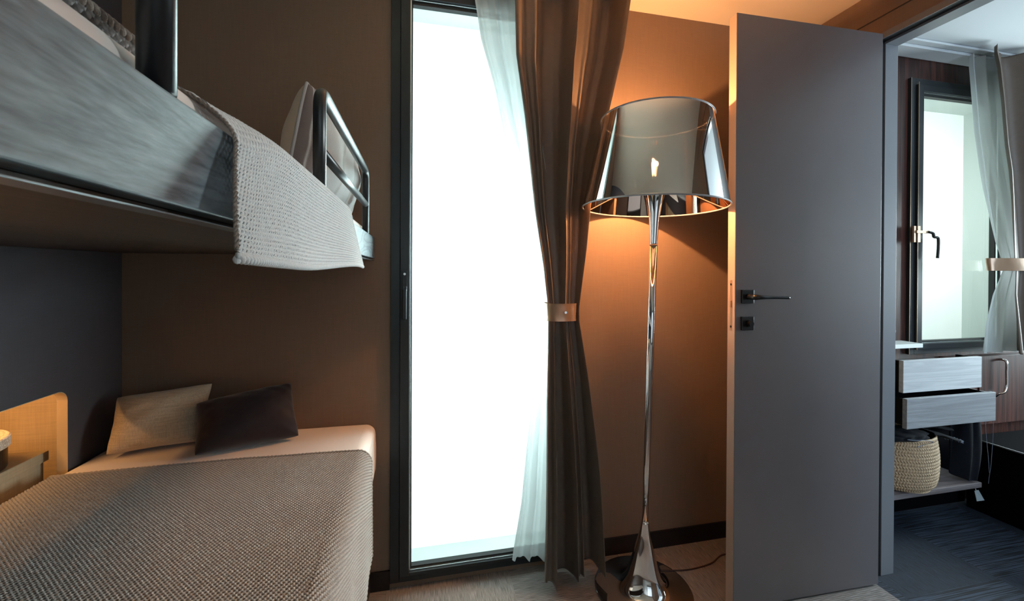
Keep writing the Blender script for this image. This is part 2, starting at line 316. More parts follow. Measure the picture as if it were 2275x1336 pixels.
def grid(name,P,m,parent=None,uv=None,solid=0,keep=None):
    """P: (nu,nv,3) array -> smooth grid mesh"""
    nu,nv=P.shape[:2]; V=P.reshape(-1,3)*S
    if parent: org=np.array(WL[parent.name])
    else: org=np.array([(V[:,0].min()+V[:,0].max())/2,(V[:,1].min()+V[:,1].max())/2,V[:,2].min()])
    V=(V-org).astype(np.float32)
    i=np.arange(nu-1)[:,None]*nv+np.arange(nv-1)[None,:]
    Fq=np.stack([i,i+nv,i+nv+1,i+1],-1).reshape(-1,4).astype(np.int32)
    if keep is not None: Fq=Fq[keep[:-1,:-1].ravel()]
    me=bpy.data.meshes.new(name); me.vertices.add(len(V)); me.vertices.foreach_set('co',V.ravel())
    me.loops.add(Fq.size); me.loops.foreach_set('vertex_index',Fq.ravel())
    me.polygons.add(len(Fq)); me.polygons.foreach_set('loop_start',np.arange(0,Fq.size,4,dtype=np.int32))
    me.polygons.foreach_set('use_smooth',np.ones(len(Fq),bool)); me.update(calc_edges=True)
    if uv is not None:
        l=me.uv_layers.new(name='UVMap'); l.data.foreach_set('uv',uv.reshape(-1,2)[Fq.ravel()].astype(np.float32).ravel())
    o=link(name,me,m,parent,tuple(org))
    if solid:
        md=o.modifiers.new('thickness','SOLIDIFY'); md.thickness=solid*S; md.offset=0
    return o
def thing(name,label,cat,loc,group=None,kind=None):
    o=bpy.data.objects.new(name,None); COL.objects.link(o); o.empty_display_size=.05; o.location=Vector(loc)*S; WL[o.name]=Vector(loc)*S
    return tagit(o,label,cat,group,kind)
def struct(name,mb,m,bevel=0,parent=None,label=None,smooth=False):
    o=build(name,mb,m,parent,smooth,bevel)
    if not parent: tagit(o,label,None,None,'structure')
    return o
# ------------------------------------------------------------------ room shell
YW=1.428; XL=-.849; XR=1.53; XR2=1.612; H=2.026; YB=-1.25; X3=4.40
wx0,wx1,wz0,wz1=-.033,.490,.062,1.941       # glass opening of the tall window
ox0,ox1,oz1=-.0995,.556,2.005               # outer frame
# back wall of the bedroom with the window opening
mb=MB(); mb.box(XL-.33,ox0,YW,YW+.13,0,H); mb.box(ox1,XR+.04,YW,YW+.13,0,H); mb.box(ox0,ox1,YW,YW+.13,oz1,H); mb.box(ox0,ox1,YW,YW+.13,-.05,.022)
struct('wall_back',mb,M_wall)
# headboard wall on the left: panel with rounded cut-out, deep linen recess behind
nz=.755; ny=1.237
mb=MB(); r=.028
# L-shaped panel pieces: above the cut-out, beyond it, and the rounded corner
mb.box(XL-.02,XL,YB,YW,nz,H); mb.box(XL-.02,XL,ny,YW,0,nz)
poly=[(ny,nz)]+[(ny-r+r*math.cos(a),nz-r+r*math.sin(a)) for a in np.linspace(0,PI/2,12)]
mb.prism(poly,'X',XL-.02,XL)
mb.box(XL-.02,XL,YB,.05,0,nz)
struct('wall_left',mb,M_wallL)
mb=MB(); path=[(XL-.0105,ny+.0005,.40),(XL-.0105,ny+.0005,nz-r)]+[(XL-.0105,ny-r+(r+.0005)*math.cos(a),nz-r+(r+.0005)*math.sin(a)) for a in np.linspace(0,PI/2,14)][1:]+[(XL-.0105,.05,nz+.0005)]
n=len(path); vs=[];fs=[]
for (x,y,z),(dx) in [(p,0) for p in path]: vs+= [(x-.0105,y,z),(x+.0112,y,z),(x+.0112,y-.001 if z<nz-r+.001 else y-.0008,z-.0012 if z>nz-r+.001 else z),(x-.0105,y-.001 if z<nz-r+.001 else y-.0008,z-.0012 if z>nz-r+.001 else z)]
for i in range(n-1):
    for k in range(4): fs.append((i*4+k,i*4+(k+1)%4,(i+1)*4+(k+1)%4,(i+1)*4+k))
mb.add(vs,fs); struct('trim_1',mb,M_edge)
mb=MB(); mb.box(-1.16,-1.14,.0,YW,0,H); mb.box(-1.14,XL-.02,YW-.04,YW-.001,0,.98); mb.box(-1.14,XL-.02,0,.02,0,.98); mb.box(-1.14,XL-.02,.02,YW-.04,.93,.98)
struct('wall_recess',mb,M_nichein)
# dividing wall with doorway
mb=MB(); mb.box(XR,XR2-.004,1.150,YW,0,H); mb.box(XR,XR2-.004,.50,1.150,1.868,H); mb.box(XR,XR2-.004,YB,.50,0,H)
struct('wall_right',mb,M_wall)
mb=MB(); mb.box(XL-.25,.35,YB-.05,YB,0,H); mb.box(.35,XR,YB-.05,YB,0,.4); mb.box(.35,XR,YB-.05,YB,1.95,H); mb.box(1.5,XR,YB-.05,YB,.4,1.95)
struct('wall_rear',mb,M_rear)
mb=MB(); mb.box(XL-.25,XR,YB-.05,YW+.13,H,H+.04); struct('ceiling',mb,M_ceil)
mb=MB(); mb.box(XR,X3,YB-.05,YW+.13,H+.001,H+.04); struct('ceiling_bath',mb,M_ceil2)
mb=MB(); mb.box(XL-.25,1.50,YB-.05,YW,-.04,0); o=struct('floor',mb,M_floor)
mb=MB(); mb.box(1.50,X3,YB-.05,YW+.13,-.04,0); struct('floor_bath',mb,M_floor2)
mb=MB(); mb.box(X3,X3+.05,YB,YW,0,H); struct('wall_bath_right',mb,M_ceil2)
mb=MB(); mb.box(XR2,X3,YB-.05,YB,0,H); struct('wall_bath_rear',mb,M_ceil2)
for nm,x0,x1 in (('baseboard_left',-.16,ox0),('baseboard_right',ox1,XR)):
    mb=MB(); mb.box(x0,x1,YW-.008,YW-.0003,0,.062); struct(nm,mb,M_base)
# the object-space textures of the two floors need a common origin
for o in bpy.data.objects:
    if o.name in('floor','floor_bath'):
        d=o.location.copy(); 
        for v in o.data.vertices: v.co+=d
        o.location=(0,0,0)
# ------------------------------------------------------------------ tall window
def window(x0,x1,z0,z1,ox0,ox1,oz0,oz1,label,num,frost,y=YW,handle=True,soff=.016):
    t=thing('window_%d'%num,label,None,((x0+x1)/2,y,oz0),kind='structure')
    def ring(name,a0,a1,b0,b1,c0,c1,d0,d1,y0,y1,m,bev=.0012):
        mb=MB(); mb.box(a0,b0,y0,y1,c0,d1 if True else 0)     # left member
        mb.box(b1,a1,y0,y1,c0,d1); mb.box(b0,b1,y0,y1,d0,d1); mb.box(b0,b1,y0,y1,c0,c1)
        return build(name,mb,m,t,bevel=bev)
    # outer frame, sash, gasket, bead, glass
    ring('window_frame',ox0,ox1,ox0+.030,ox1-.030,oz0,oz0+.022,oz1-.028,oz1,y-.012,y+.0172,M_anth)
    ring('sash',ox0+.031,ox1-.031,x0-.006,x1+.006,oz0+.023,z0-.006,z1+.006,oz1-.029,y-.020,y+.0172,M_anth)
    ring('gasket',x0-.0058,x1+.0058,x0-.002,x1+.002,z0-.0058,z0-.002,z1+.002,z1+.0058,y-.012,y+.0171,M_alum,.0006)
    ring('glazing_bead',x0-.0018,x1+.0018,x0+.002,x1-.002,z0-.0018,z0+.004,z1-.008,z1+.0018,y-.004,y+.0171,M_anthd,.0006)
    mb=MB(); mb.box(x0+.002,x1-.002,y+.009,y+.014,z0+.004,z1-.008); build('glass_pane',mb,M_glass,t)
    # reveal behind the glass, frosted lit panel at its end
    D=.135; a=.012
    mb=MB(); ya=y+.0175; zt_s=z1+soff; mb.box(x0-.03,x1+.03,ya,y+D,zt_s,zt_s+.02); mb.box(x0-.03,x1+.03,ya,y+D,z0-.045,z0-.028)
    mb.box(x0-.05,x0-.03,ya,y+D,z0-.045,zt_s+.02); mb.box(x1+.03,x1+.05,ya,y+D,z0-.045,zt_s+.02)
    build('window_reveal',mb,M_niche,t)
    mb=MB(); yy=y+D+.002; mb.add([(x0-.05,yy,z0-.045),(x1+.05,yy,z0-.045),(x1+.05,yy,zt_s+.02),(x0-.05,yy,zt_s+.02)],[(0,1,2,3)]); build('frosted_panel',mb,frost,t)
    return t
wt=window(wx0,wx1,wz0,wz1,ox0,ox1,.022,oz1,'tall narrow window with dark frame and frosted lit panel beside the lower bed',1,M_frost)
hx=-.0545
mb=MB(); mb.box(hx-.008,hx+.008,YW-.0245,YW-.0195,.893,1.052); h=build('handle_plate',mb,M_anth,wt,bevel=.001)
mb=MB(); mb.box(hx-.007,hx+.0075,YW-.034,YW-.0235,.984,1.000); mb.box(hx-.0055,hx+.0065,YW-.040,YW-.030,.893,.990); build('handle',mb,M_anth,h,bevel=.0015)
mb=MB(); mb.tube([(hx,YW-.0275,1.040),(hx,YW-.024,1.040)],.004,16); build('screw',mb,M_alum,h,smooth=False)
# ------------------------------------------------------------------ knitted cloth relief
def knit(u,v,pu,pv,depth,kind=0,hw_=.17,hd_=2.1):
    """u,v in scene units. Staggered holes between plump stitches"""
    j=np.floor(v/pv); fv=v/pv-j-.5
    off=np.where(np.mod(j,2)==0,0,.5) if kind==0 else np.mod(j*.5,1)
    x=u/pu+off; fu=x-np.floor(x)-.5
    hole=np.exp(-((fu/hw_)**2+(fv/.33)**2)**1.5)*hd_
    strand=np.cos(2*PI*(fu+.18*fv))*.16*(-1)
    row=np.cos(2*PI*fv)*.16
    return depth*(.6-hole*1.0-strand*0+row+ .12*np.cos(PI*2*fu*1.0+PI))
def knit_open(u,v,pu,pv):
    """where the wool closes the gap between stitches"""
    j=np.floor(v/pv); fv=v/pv-j-.5; x=u/pu+np.where(np.mod(j,2)==0,0,.5); fu=x-np.floor(x)-.5
    return ((fu+.10*fv)/.155)**2+(fv/.30)**2>1
def normals(P):
    du=np.gradient(P,axis=0); dv=np.gradient(P,axis=1); n=np.cross(du,dv); n/= np.linalg.norm(n,axis=-1,keepdims=True)+1e-12; return n
def nz2(a,b,s=1.0,seed=0):
    """cheap smooth noise from summed sines"""
    r=np.random.default_rng(seed); o=0
    for k in range(6):
        f=s*(1+k*.7); th=r.uniform(0,2*PI); ph=r.uniform(0,2*PI)
        o=o+np.sin((a*math.cos(th)+b*math.sin(th))*f+ph)/(1+k*.6)
    return o/3
# ------------------------------------------------------------------ lower bed
XB=-.157
bed=thing('lower_bunk_bed','lower bed with white fitted sheet on a dark wooden base along the left wall','bed',((XL+XB)/2,.6,0))
mb=MB(); mb.box(XL+.004,XB-.004,-.15,YW-.004,.0,.40); build('base',mb,M_under,bed,bevel=.004)
def rounded_slab(x0,x1,y0,y1,z0,z1,r,ny=40):
    """mattress cross-section swept along y; rounded long front and far edges"""
    prof=[(x0,z0),(x0,z1-r*.4)]+[(x0+r*.4-r*.4*math.cos(a),z1-r*.4+r*.4*math.sin(a)) for a in np.linspace(0,PI/2,5)][1:]
    nx=24
    for k in range(1,nx): prof.append((x0+r*.4+(x1-r-x0-r*.4)*k/nx,z1))
    prof+=[(x1-r+r*math.sin(a),z1-r+r*math.cos(a)) for a in np.linspace(0,PI/2,9)]
    for k in range(1,7): prof.append((x1,z1-r-(z1-r-z0)*k/6))
    prof.append((x0,z0)); return np.array(prof)
pr=rounded_slab(XL+.006,XB+.012,0,0,.402,.559,.030)
ys=np.concatenate([np.linspace(-.14,YW-.05,60),YW-.006-.044*np.cos(np.linspace(0.0,PI/2,10))[::1]])
ys=np.sort(ys); P=np.zeros((len(ys),len(pr),3))
cx_,cz_=(XL+XB)/2,.48
for i,y in enumerate(ys):
    e=max(0,(y-(YW-.05))/.044); k=1-.0*e; drop=.012*(1-math.sqrt(max(0,1-e*e)))
    P[i,:,0]=pr[:,0]; P[i,:,1]=y; P[i,:,2]=np.where(pr[:,1]>.5,pr[:,1]-drop,pr[:,1])
    wig=nz2(np.full(len(pr),y),pr[:,0],14,3)*.0022+nz2(np.full(len(pr),y),pr[:,0]*.4,32,5)*.001
    P[i,:,2]+=np.where(pr[:,1]>.55,wig,0); P[i,:,0]+=np.where(pr[:,0]>XB+.0119,nz2(np.full(len(pr),y),pr[:,1],20,9)*.002,0)
grid('mattress',P[:,::-1],M_sheet,bed)
mb=MB(); mb.add(P[-1],[tuple(range(len(pr)))]); build('mattress_end',mb,M_sheet,bed)
# knitted throw over the lower bed
pu,pv=.0072,.0050
x0,x1=XL+.006,XB+.022; flat=x1-.03-x0; rr=.034; drop=.235
Ltot=flat+rr*PI/2+drop
nu=int(Ltot/.00115); ut=np.linspace(0,Ltot,nu); vt=np.linspace(.10,1.178,int(1.078/.00115))
U,V=np.meshgrid(ut,vt,indexing='ij')
X=np.where(U<flat,x0+U,np.where(U<flat+rr*PI/2,x0+flat+rr*np.sin((U-flat)/rr),x0+flat+rr))
Z=np.where(U<flat,.566,np.where(U<flat+rr*PI/2,.566-rr+rr*np.cos((U-flat)/rr),.566-rr-(U-flat-rr*PI/2)))
hang=np.clip((U-flat-rr*PI/2)/drop,0,1)
X=X+hang*.006+hang*.006*np.sin(V*26)*np.clip((1.2-V)*3,0,1); 
Z=Z+(U<flat)*.0016*nz2(U,V,11,21)
edge=V+.010*np.sin(U*4.3)*((V-.1)/1.07)-.012*np.clip((U-flat+.05)/.4,0,1)*((V-.1)/1.07)-.02*hang*((V-.1)/1.07)
P=np.stack([X,edge,Z],-1); P[:,:,2]=np.where(U<.02,P[:,:,2]-.0,P[:,:,2])
Nn=normals(P); hgt=knit(U+V*.30,V,pu,pv,.0030,hw_=.22,hd_=1.5)
P2=P+Nn*hgt[...,None]*np.sign(Nn[5,5,2]+1e-9)
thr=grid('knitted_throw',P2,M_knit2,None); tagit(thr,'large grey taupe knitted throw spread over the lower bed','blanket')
mb=MB(); path=[tuple(P[i,-1]+np.array([0,.001,.001])) for i in range(0,nu,4)]
mb.tube(path,.0033,10,mod=lambda i,q:1+.28*math.sin(i*.0046*2*PI/.0105+q))
build('braided_edge',mb,M_knit2,thr,smooth=True)
# ------------------------------------------------------------------ cushions
def cushion(name,BL,BR,TR,TL,thick,m,label,cat='cushion',parent=None,n=44,pinch=.05,seed=1,flip=1,group=None,backm=None):
    BL,BR,TR,TL=[np.array(p,float) for p in (BL,BR,TR,TL)]
    c_=(BL+BR+TR+TL)/4; BL,BR,TR,TL=[c_+(p-c_)*1.06 for p in (BL,BR,TR,TL)]
    u=np.sin(np.linspace(-1,1,n)*PI/2); U,V=np.meshgrid(u,u,indexing='ij')
    # edges pulled in a little between the corners
    Uu=U*(1-pinch*(1-V**2)*0-pinch*(1-np.abs(V)**2.0)*.0)-0*U
    Uc=U-U*pinch*(1-V*V)*np.abs(U)**2; Vc=V-V*pinch*(1-U*U)*np.abs(V)**2
    rc_=1-.075*(np.abs(U*V))**3.0; Uc=Uc*rc_; Vc=Vc*rc_
    a=(Uc+1)/2; b=(Vc+1)/2
    C=(BL[None,None]*((1-a)*(1-b))[...,None]+BR*(a*(1-b))[...,None]+TR*(a*b)[...,None]+TL*((1-a)*b)[...,None])
    nn=np.cross(BR-BL,TL-BL); nn/=np.linalg.norm(nn)
    T=thick*((1-U**2).clip(0)**.42)*((1-V**2).clip(0)**.42)
    wr=1+.10*nz2(U,V,3.2,seed)+.05*nz2(U,V,8,seed+3)
    edgew=np.exp(-((1-np.abs(U))/.25)**2)+np.exp(-((1-np.abs(V))/.25)**2)
    T=T*wr*(1+.05*edgew*np.sin((U+V)*13+seed))
    fr=C+nn*(T*.5)[...,None]; bk=C-nn*(T*.5)[...,None]
    uv=np.stack([(U+1)/2,(V+1)/2],-1)
    root=None
    if parent is None:
        org=np.minimum(np.minimum(BL,BR),np.minimum(TR,TL)); mid=(BL+BR)/2
        if backm is None:
            # one closed mesh
            vs=np.concatenate([fr.reshape(-1,3),bk.reshape(-1,3)]); fs=[]
            k=n*n
            for i in range(n-1):
                for j in range(n-1):
                    q=(i*n+j,(i+1)*n+j,(i+1)*n+j+1,i*n+j+1); fs.append(q); fs.append(tuple(x+k for x in reversed(q)))
            mbb=MB(); mbb.add(vs,fs); o=build(name,mbb,m,None,smooth=True)
            me=o.data; b_=bmesh.new(); b_.from_mesh(me); bmesh.ops.remove_doubles(b_,verts=b_.verts,dist=1e-5); b_.to_mesh(me); b_.free()
            tagit(o,label,cat,group); root=o
        else:
            root=thing(name,label,cat,mid,group)
            grid('front_face',fr,m,root,uv=uv); grid('back_face',bk[::-1],backm,root)
    ring=[C[i,0]for i in range(n)]+[C[-1,j] for j in range(1,n)]+[C[i,-1] for i in range(n-2,-1,-1)]+[C[0,j] for j in range(n-2,0,-1)]
    return root,ring
bz=.5605
o,ring=cushion('cushion',(-.792,1.272,bz+.012),(-.600,1.322,bz+.012),(-.597,1.385,bz+.158),(-.812,1.345,bz+.140),.100,M_linen,'beige linen cushion on the lower bed, half behind the dark velvet one',seed=4,pinch=.11)
o,ring=cushion('cushion',(-.572,1.226,bz+.010),(-.343,1.306,bz+.012),(-.383,1.373,bz+.150),(-.610,1.318,bz+.118),.100,M_velvet,'dark aubergine velvet cushion on the lower bed, leaning on the back wall',seed=9,pinch=.09)
# ------------------------------------------------------------------ bedside recess: stand, drum, led strip
st=thing('bedside_stand','beige box shaped bedside stand in the lit recess beside the bed','nightstand',(-.98,1.0,0))
mb=MB(); mb.box(-1.068,-.900,.35,1.257,.578,.602); build('top',mb,M_stand,st,bevel=.0015)
mb=MB(); mb.box(-1.066,-.9055,.352,1.2485,0,.5775); build('body',mb,M_stand,st)
dr=thing('round_box','round black box with pale carved wooden lid on the bedside stand','box',(-.990,1.135,.6025))
mb=MB(); mb.lathe([(.0850,.6025),(.0865,.606),(.0865,.650)],(-.990,1.127),n=72); build('drum_body',mb,M_drum,dr,smooth=False)
mb=MB(); mb.lathe([(.0890,.6502),(.0910,.652),(.0910,.6725),(.0885,.675),(.0,.675)],(-.990,1.127),n=72,capt=False); lid=build('lid',mb,M_drumtop,dr)
mb=MB(); mb.box(-1.02,-.96,.75,1.2,.86,.872); led=build('lamp_housing',mb,M_stand,None,bevel=.001); tagit(led,'slim reading light housing under the top of the lit recess','lamp')
# ------------------------------------------------------------------ upper bunk
XU=-.149
ub=thing('upper_bunk_bed','upper bunk with grey stained wooden side board and dark underside','bed',((XL+XU)/2,.6,1.05))
mb=MB(); mb.box(XU-.017,XU,-.55,YW-.012,1.0905,1.158); build('side_board',mb,M_rail,ub,bevel=.0022,seg=3)
mb=MB(); mb.box(XL+.003,XU-.0180,-.55,YW-.002,1.0996,1.115); mb.prism([(XU-.016,1.0900),(XU-.016,1.0846),(XU-.30,1.0980),(XL+.004,1.0980),(XL+.004,1.0995),(XU-.018,1.0995),(XU-.018,1.0900)],'Y',-.55,YW-.014); build('bed_base',mb,M_under,ub)
mb=MB(); mb.box(XU-.0150,XU-.0012,-.55,YW-.013,1.0838,1.0850); build('metal_lip',mb,M_lip,ub,bevel=.0006)
prm=rounded_slab(XL+.006,XU-.020,0,0,1.116,1.193,.028)
ysm=np.linspace(-.5,YW-.01,60); P=np.zeros((60,len(prm),3))
for i,y in enumerate(ysm):
    P[i,:,0]=prm[:,0]; P[i,:,1]=y; P[i,:,2]=prm[:,1]+np.where(prm[:,1]>1.16,.002*nz2(np.full(len(prm),y),prm[:,0],16,5),0)
grid('mattress',P[:,::-1],M_sheet,ub)
def guard(y0,y1,parent_label):
    xg=-.1585; zt,zm,rg=1.338,1.242,.0098
    g=thing('guard_rail',parent_label,'rail',(xg,(y0+y1)/2,1.1585),'guard rails of the upper bunk')
    mb=MB(); mb.tube(round_path([(xg,y0,1.1585),(xg,y0,zt),(xg,y1,zt),(xg,y1,1.1585)],.032,10),rg,24); build('tube_frame',mb,M_tube,g,smooth=True)
    mb=MB(); mb.tube([(xg,y0+.006,zm),(xg,y1-.006,zm)],rg*.86,20); build('middle_bar',mb,M_tube,g,smooth=True)
    return g
guard(.712,1.270,'black tubular guard rail of the upper bunk, beside the striped cushion')
guard(-.42,.297,'black tubular guard rail nearest the camera, only its far post in view')
# knitted throw on the upper bunk
pu,pv=.0062,.0042; st_=.00060
y0,y1=.362,1.05; hl=.107
# hanging flap with the roll over the edge
top=.10; rc=.018
Lt=top+rc*PI/2+hl; ut=np.linspace(0,Lt,int(Lt/st_)); vt=np.linspace(0,1,int(.60/st_))
U,V=np.meshgrid(ut,vt,indexing='ij')
G_=np.exp(-(V/.13)**2); xt=XU-.0175-.016*G_; ztop=1.184+.006*G_; rcx=rc*1.42+.014*G_
X=np.where(U<top,xt-top+U,np.where(U<top+rc*PI/2,xt+rcx*np.sin((U-top)/rc),xt+rcx))
rcz=rc+.024*G_; an=np.clip((U-top)/rc,0,PI/2)
Z=np.where(U<top,ztop+(.013-.006*G_)*np.clip((top-.004-U)/.024,0,1)**.7,np.where(U<top+rc*PI/2,ztop-rcz*(1-np.cos(an))**(1-.4*G_),ztop-rcz-(U-top-rc*PI/2)*(1-.016*G_/hl)))
h=np.clip((U-top-rc*PI/2*.4)/(Lt-top-rc*PI/2*.4),0,1)
Yn=y0+.010-.058*h**.8
Yf=.86+.0*h+.185*h**1.0-.05*(h>0)*0
Yc=Yn+(Yf-Yn)*V
X=X+h*(.009+.005*np.sin(V*9+.6)+.010*np.exp(-(V/.10)**2)-.004*V)
X=X+ (U<top)*0 ; Z=Z+.0015*(1-h)*np.sin(V*PI)*np.clip(U/top,0,1)+(h**6)*.004*np.sin(V*6.5+2.6)
xt,ztop=XU-.0335,1.197
P=np.stack([X,Yc,Z],-1); Nn=normals(P); sg=np.sign(Nn[5,5,2])
P2=P+Nn*sg*(knit(Yc-y0+U*.0,U,pu,pv,.0026,hd_=1.0))[...,None]
t2=grid('knitted_throw',P2,M_knit,None,keep=knit_open(Yc-y0,U,pu,pv)); tagit(t2,'pale knitted throw hanging over the side of the upper bunk','blanket')
# the part lying on the mattress, in front of and beyond the flap
def flatknit(xa,xb,ya,yb,z):
    nu,nv=int((xb-xa)/.0011),int((yb-ya)/.0011)
    Xg,Yg=np.meshgrid(np.linspace(xa,xb,nu),np.linspace(ya,yb,nv),indexing='ij')
    Zg=z+.003*nz2(Xg,Yg,18,31)*np.clip((xb-Xg)/.05,0,1); Pn=np.stack([Xg,Yg,Zg],-1)
    Pn[...,2]+=knit(Yg-y0,Xg,pu,pv,.0026); return Pn
grid('flat_section',flatknit(-.62,xt-top+.0,-.05,.90,ztop),M_knit,t2)
grid('folded_section',flatknit(xt-top,xt+.000,-.05,y0,ztop),M_knit,t2)
def braid(path,r,twist,name='braided_edge',par=None,m=None):
    p=smooth_path(path,10); out=MB()
    for ph in (0,PI):
        q=[]
        acc=0
        for i,v in enumerate(p):
            if i: acc+=(p[i]-p[i-1]).length
            t=(p[min(i+1,len(p)-1)]-p[max(i-1,0)]).normalized(); a=Vector((1,.3,.2)).cross(t).normalized(); b=t.cross(a)
            q.append(v+(a*math.cos(acc*twist+ph)+b*math.sin(acc*twist+ph))*r*.62)
        out.tube(q,r*.72,8)
    return build(name,out,m or M_yarn,par,smooth=True)
iN=[tuple(P[i,0]) for i in range(int(len(ut)*.30),len(ut),12)]
pts=[(xt+.001,y,ztop+.001) for y in np.linspace(-.05,y0-.03,40)]+[(xt+.003,y0-.012,ztop)]
braid(pts,.0021,600,par=t2)
braid(iN,.0013,760,par=t2)
# far edge and bottom hem
braid([tuple(P[i,-1]) for i in range(0,len(ut),10)],.0022,500,par=t2,m=M_knit)
braid([tuple(P[-1,j]+np.array([0,0,-.001])) for j in range(0,len(vt),12)],.0030,500,name='hem',par=t2,m=M_knit)
# upright striped cushion on the upper bunk
A=np.array
BL=A((-.318,1.06,1.200)); BR=A((-.228,1.345,1.200)); TL=A((-.285,1.145,1.530)); TR=A((-.240,1.385,1.42))
o,ring=cushion('cushion',BL,BR,TR,TL,.165,M_stripe,'pale striped cushion standing upright on the upper bunk behind the guard rail',seed=2,pinch=.05,backm=M_pback)
mb=MB(); mb.tube([tuple(p) for p in ring],.0045,8,closed=True); build('piping',mb,M_piping,o,smooth=True)
# ------------------------------------------------------------------ curtains
def interp(z,tab):
    zs=[t[0] for t in tab][::-1]; vs_=[t[1] for t in tab][::-1]; return np.interp(z,zs,vs_)
def curtain(name,L,Rr,ztop,zbot,waves,yc,amp,m,parent=None,nu=260,nv=240,seed=1,warp=None,zt=.915,solid=.0012,hem=None,lk=.5,sq=2.0):
    """L,R: tables (z,x). waves: list of (count, phase, weight). Folds are deep where the cloth hangs free and tight at the tie."""
    u=np.linspace(0,1,nu); z=np.linspace(ztop,zbot,nv); U,Zz=np.meshgrid(u,z,indexing='ij')
    l=interp(z,L)[None]; r=interp(z,Rr)[None]
    ph=sum(w*np.tanh(sq*np.sin(2*PI*(c*U+p+d*(Zz-zt))))/np.tanh(sq) for c,p,w,d in waves)
    mod=nz2(U*1.0,Zz*.35,5,seed)*.22
    am=amp(z)[None]
    Y=yc(z)[None]-am*(ph+mod)
    lat=sum(w*np.cos(2*PI*(c*U+p+d*(Zz-zt))) for c,p,w,d in waves)
    X=l+(r-l)*U+am*lk*lat*np.sin(PI*U)
    zz=Zz.copy()
    if hem is not None: zz=zz+ hem(U)*np.clip((zt-Zz)/(zt-zbot),0,1)
    return grid(name,np.stack([X,Y,zz],-1),m,parent,solid=solid)
def pxx(px,yd):      # x on the plane y=yd seen at picture column px (used once to lay out the curtain edges)
    return yd*math.tan(math.atan((px-CX)/F)+math.atan(0)+YAW)
def pz(px,py,yd):
    x=pxx(px,yd); f=x*math.sin(YAW)+yd*math.cos(YAW); return 1.05-(py-CY+PIT*F)*f/F
yc0=1.325
def tab(pts,yd=yc0): return sorted([(pz(px,py,yd),pxx(px,yd)) for px,py in pts],reverse=True)
Lb=tab([(1132,-60),(1137,0),(1141,140),(1160,270),(1185,480),(1205,600),(1215,680),(1217,718),(1216,780),(1213,900),(1212,1150),(1210,1290)])
Rb=tab([(1392,-60),(1384,30),(1370,130),(1345,240),(1322,340),(1303,470),(1297,560),(1288,650),(1284,690),(1284,720),(1291,770),(1302,850),(1318,1000),(1330,1170),(1337,1290)])
cur=thing('satin_curtain','brown satin curtain with white voile lining tied back beside the floor lamp','curtain',(.47,1.33,.03))
zt=pz(1250,700,yc0)
env=lambda z:.011+.030*np.clip(np.abs(z-zt)/.55,0,1)
curtain('curtain_panel',Lb,Rb,2.018,.035,[(2.1,.02,.8,.03),(3.9,.35,.42,-.05),(7,.2,.08,.1)],lambda z:yc0+.0*z+.010*np.clip((z-zt),0,2),env,M_satin,cur,seed=11,zt=zt,hem=lambda U:-.030*np.exp(-((U-.28)/.2)**2)+.003*np.sin(U*9))
Ls=tab([(1048,-60),(1050,0),(1066,100),(1095,200),(1122,330),(1152,450),(1187,570),(1211,670),(1213,718),(1190,850),(1172,1000),(1160,1130),(1143,1235),(1140,1262)],1.375)
Rs=tab([(1180,-60),(1180,0),(1190,250),(1230,500),(1245,690),(1245,718),(1240,900),(1240,1260)],1.375)
curtain('voile_lining',Ls,Rs,2.018,.072,[(3.0,.2,.7,.05),(6,.1,.3,.1)],lambda z:1.385+.0*z,lambda z:.004+.012*np.clip(np.abs(z-zt)/.6,0,1),M_sheer,cur,nu=160,seed=5,zt=zt,solid=0,lk=.15,sq=.8,hem=lambda U:-.006*np.abs(np.sin(U*11))-.02*U)
# tie band
n=48; mb=MB(); vs=[];fs=[]
xm=(pxx(1216,yc0-.02)+pxx(1284,yc0-.02))/2; hw=(pxx(1284,yc0-.02)-pxx(1216,yc0-.02))/2*1.02
for i,zz in enumerate(np.linspace(zt-.031,zt+.027,9)):
    for k in range(n):
        a=2*PI*k/n; q=1+.012*math.sin(5*a+i*.5)+(.015 if i in(0,8) else 0)
        vs.append((xm+hw*q*math.copysign(abs(math.cos(a))**.8,math.cos(a)),yc0+.008+.044*q*math.copysign(abs(math.sin(a))**.8,math.sin(a)),zz))
for i in range(8):
    for k in range(n): fs.append((i*n+k,i*n+(k+1)%n,(i+1)*n+(k+1)%n,(i+1)*n+k))
mb.add(vs,fs); bd=build('tie_band',mb,M_band,cur,smooth=True)
mb=MB(); mb.tube([(xm+.002,yc0-.046,zt-.001),(xm+.002,yc0-.0385,zt-.001)],.0042,16); build('button',mb,M_chrome,bd,smooth=False)
mb=MB(); mb.box(-.09,.66,YW-.115,YW-.075,H-.006,H-.0005); mb2=build('curtain_track',mb,M_ceil2,None,bevel=.001); tagit(mb2,'pale ceiling track that carries the brown satin curtain','curtain track')
# ------------------------------------------------------------------ floor lamp
LX,LY=.717,1.246
lean=lambda z:(.0062*z,-.036*z)
lamp=thing('floor_lamp','tall chrome floor lamp with mirrored drum shade and flared round base','floor lamp',(LX,LY,0))
mb=MB(); base=[(.152,.0005),(.157,.0015),(.1575,.004),(.155,.0058),(.122,.0085),(.098,.013),(.080,.021),(.067,.034),(.056,.052),(.0475,.075),(.0385,.108),(.0285,.147),(.0185,.187),(.0112,.232)]
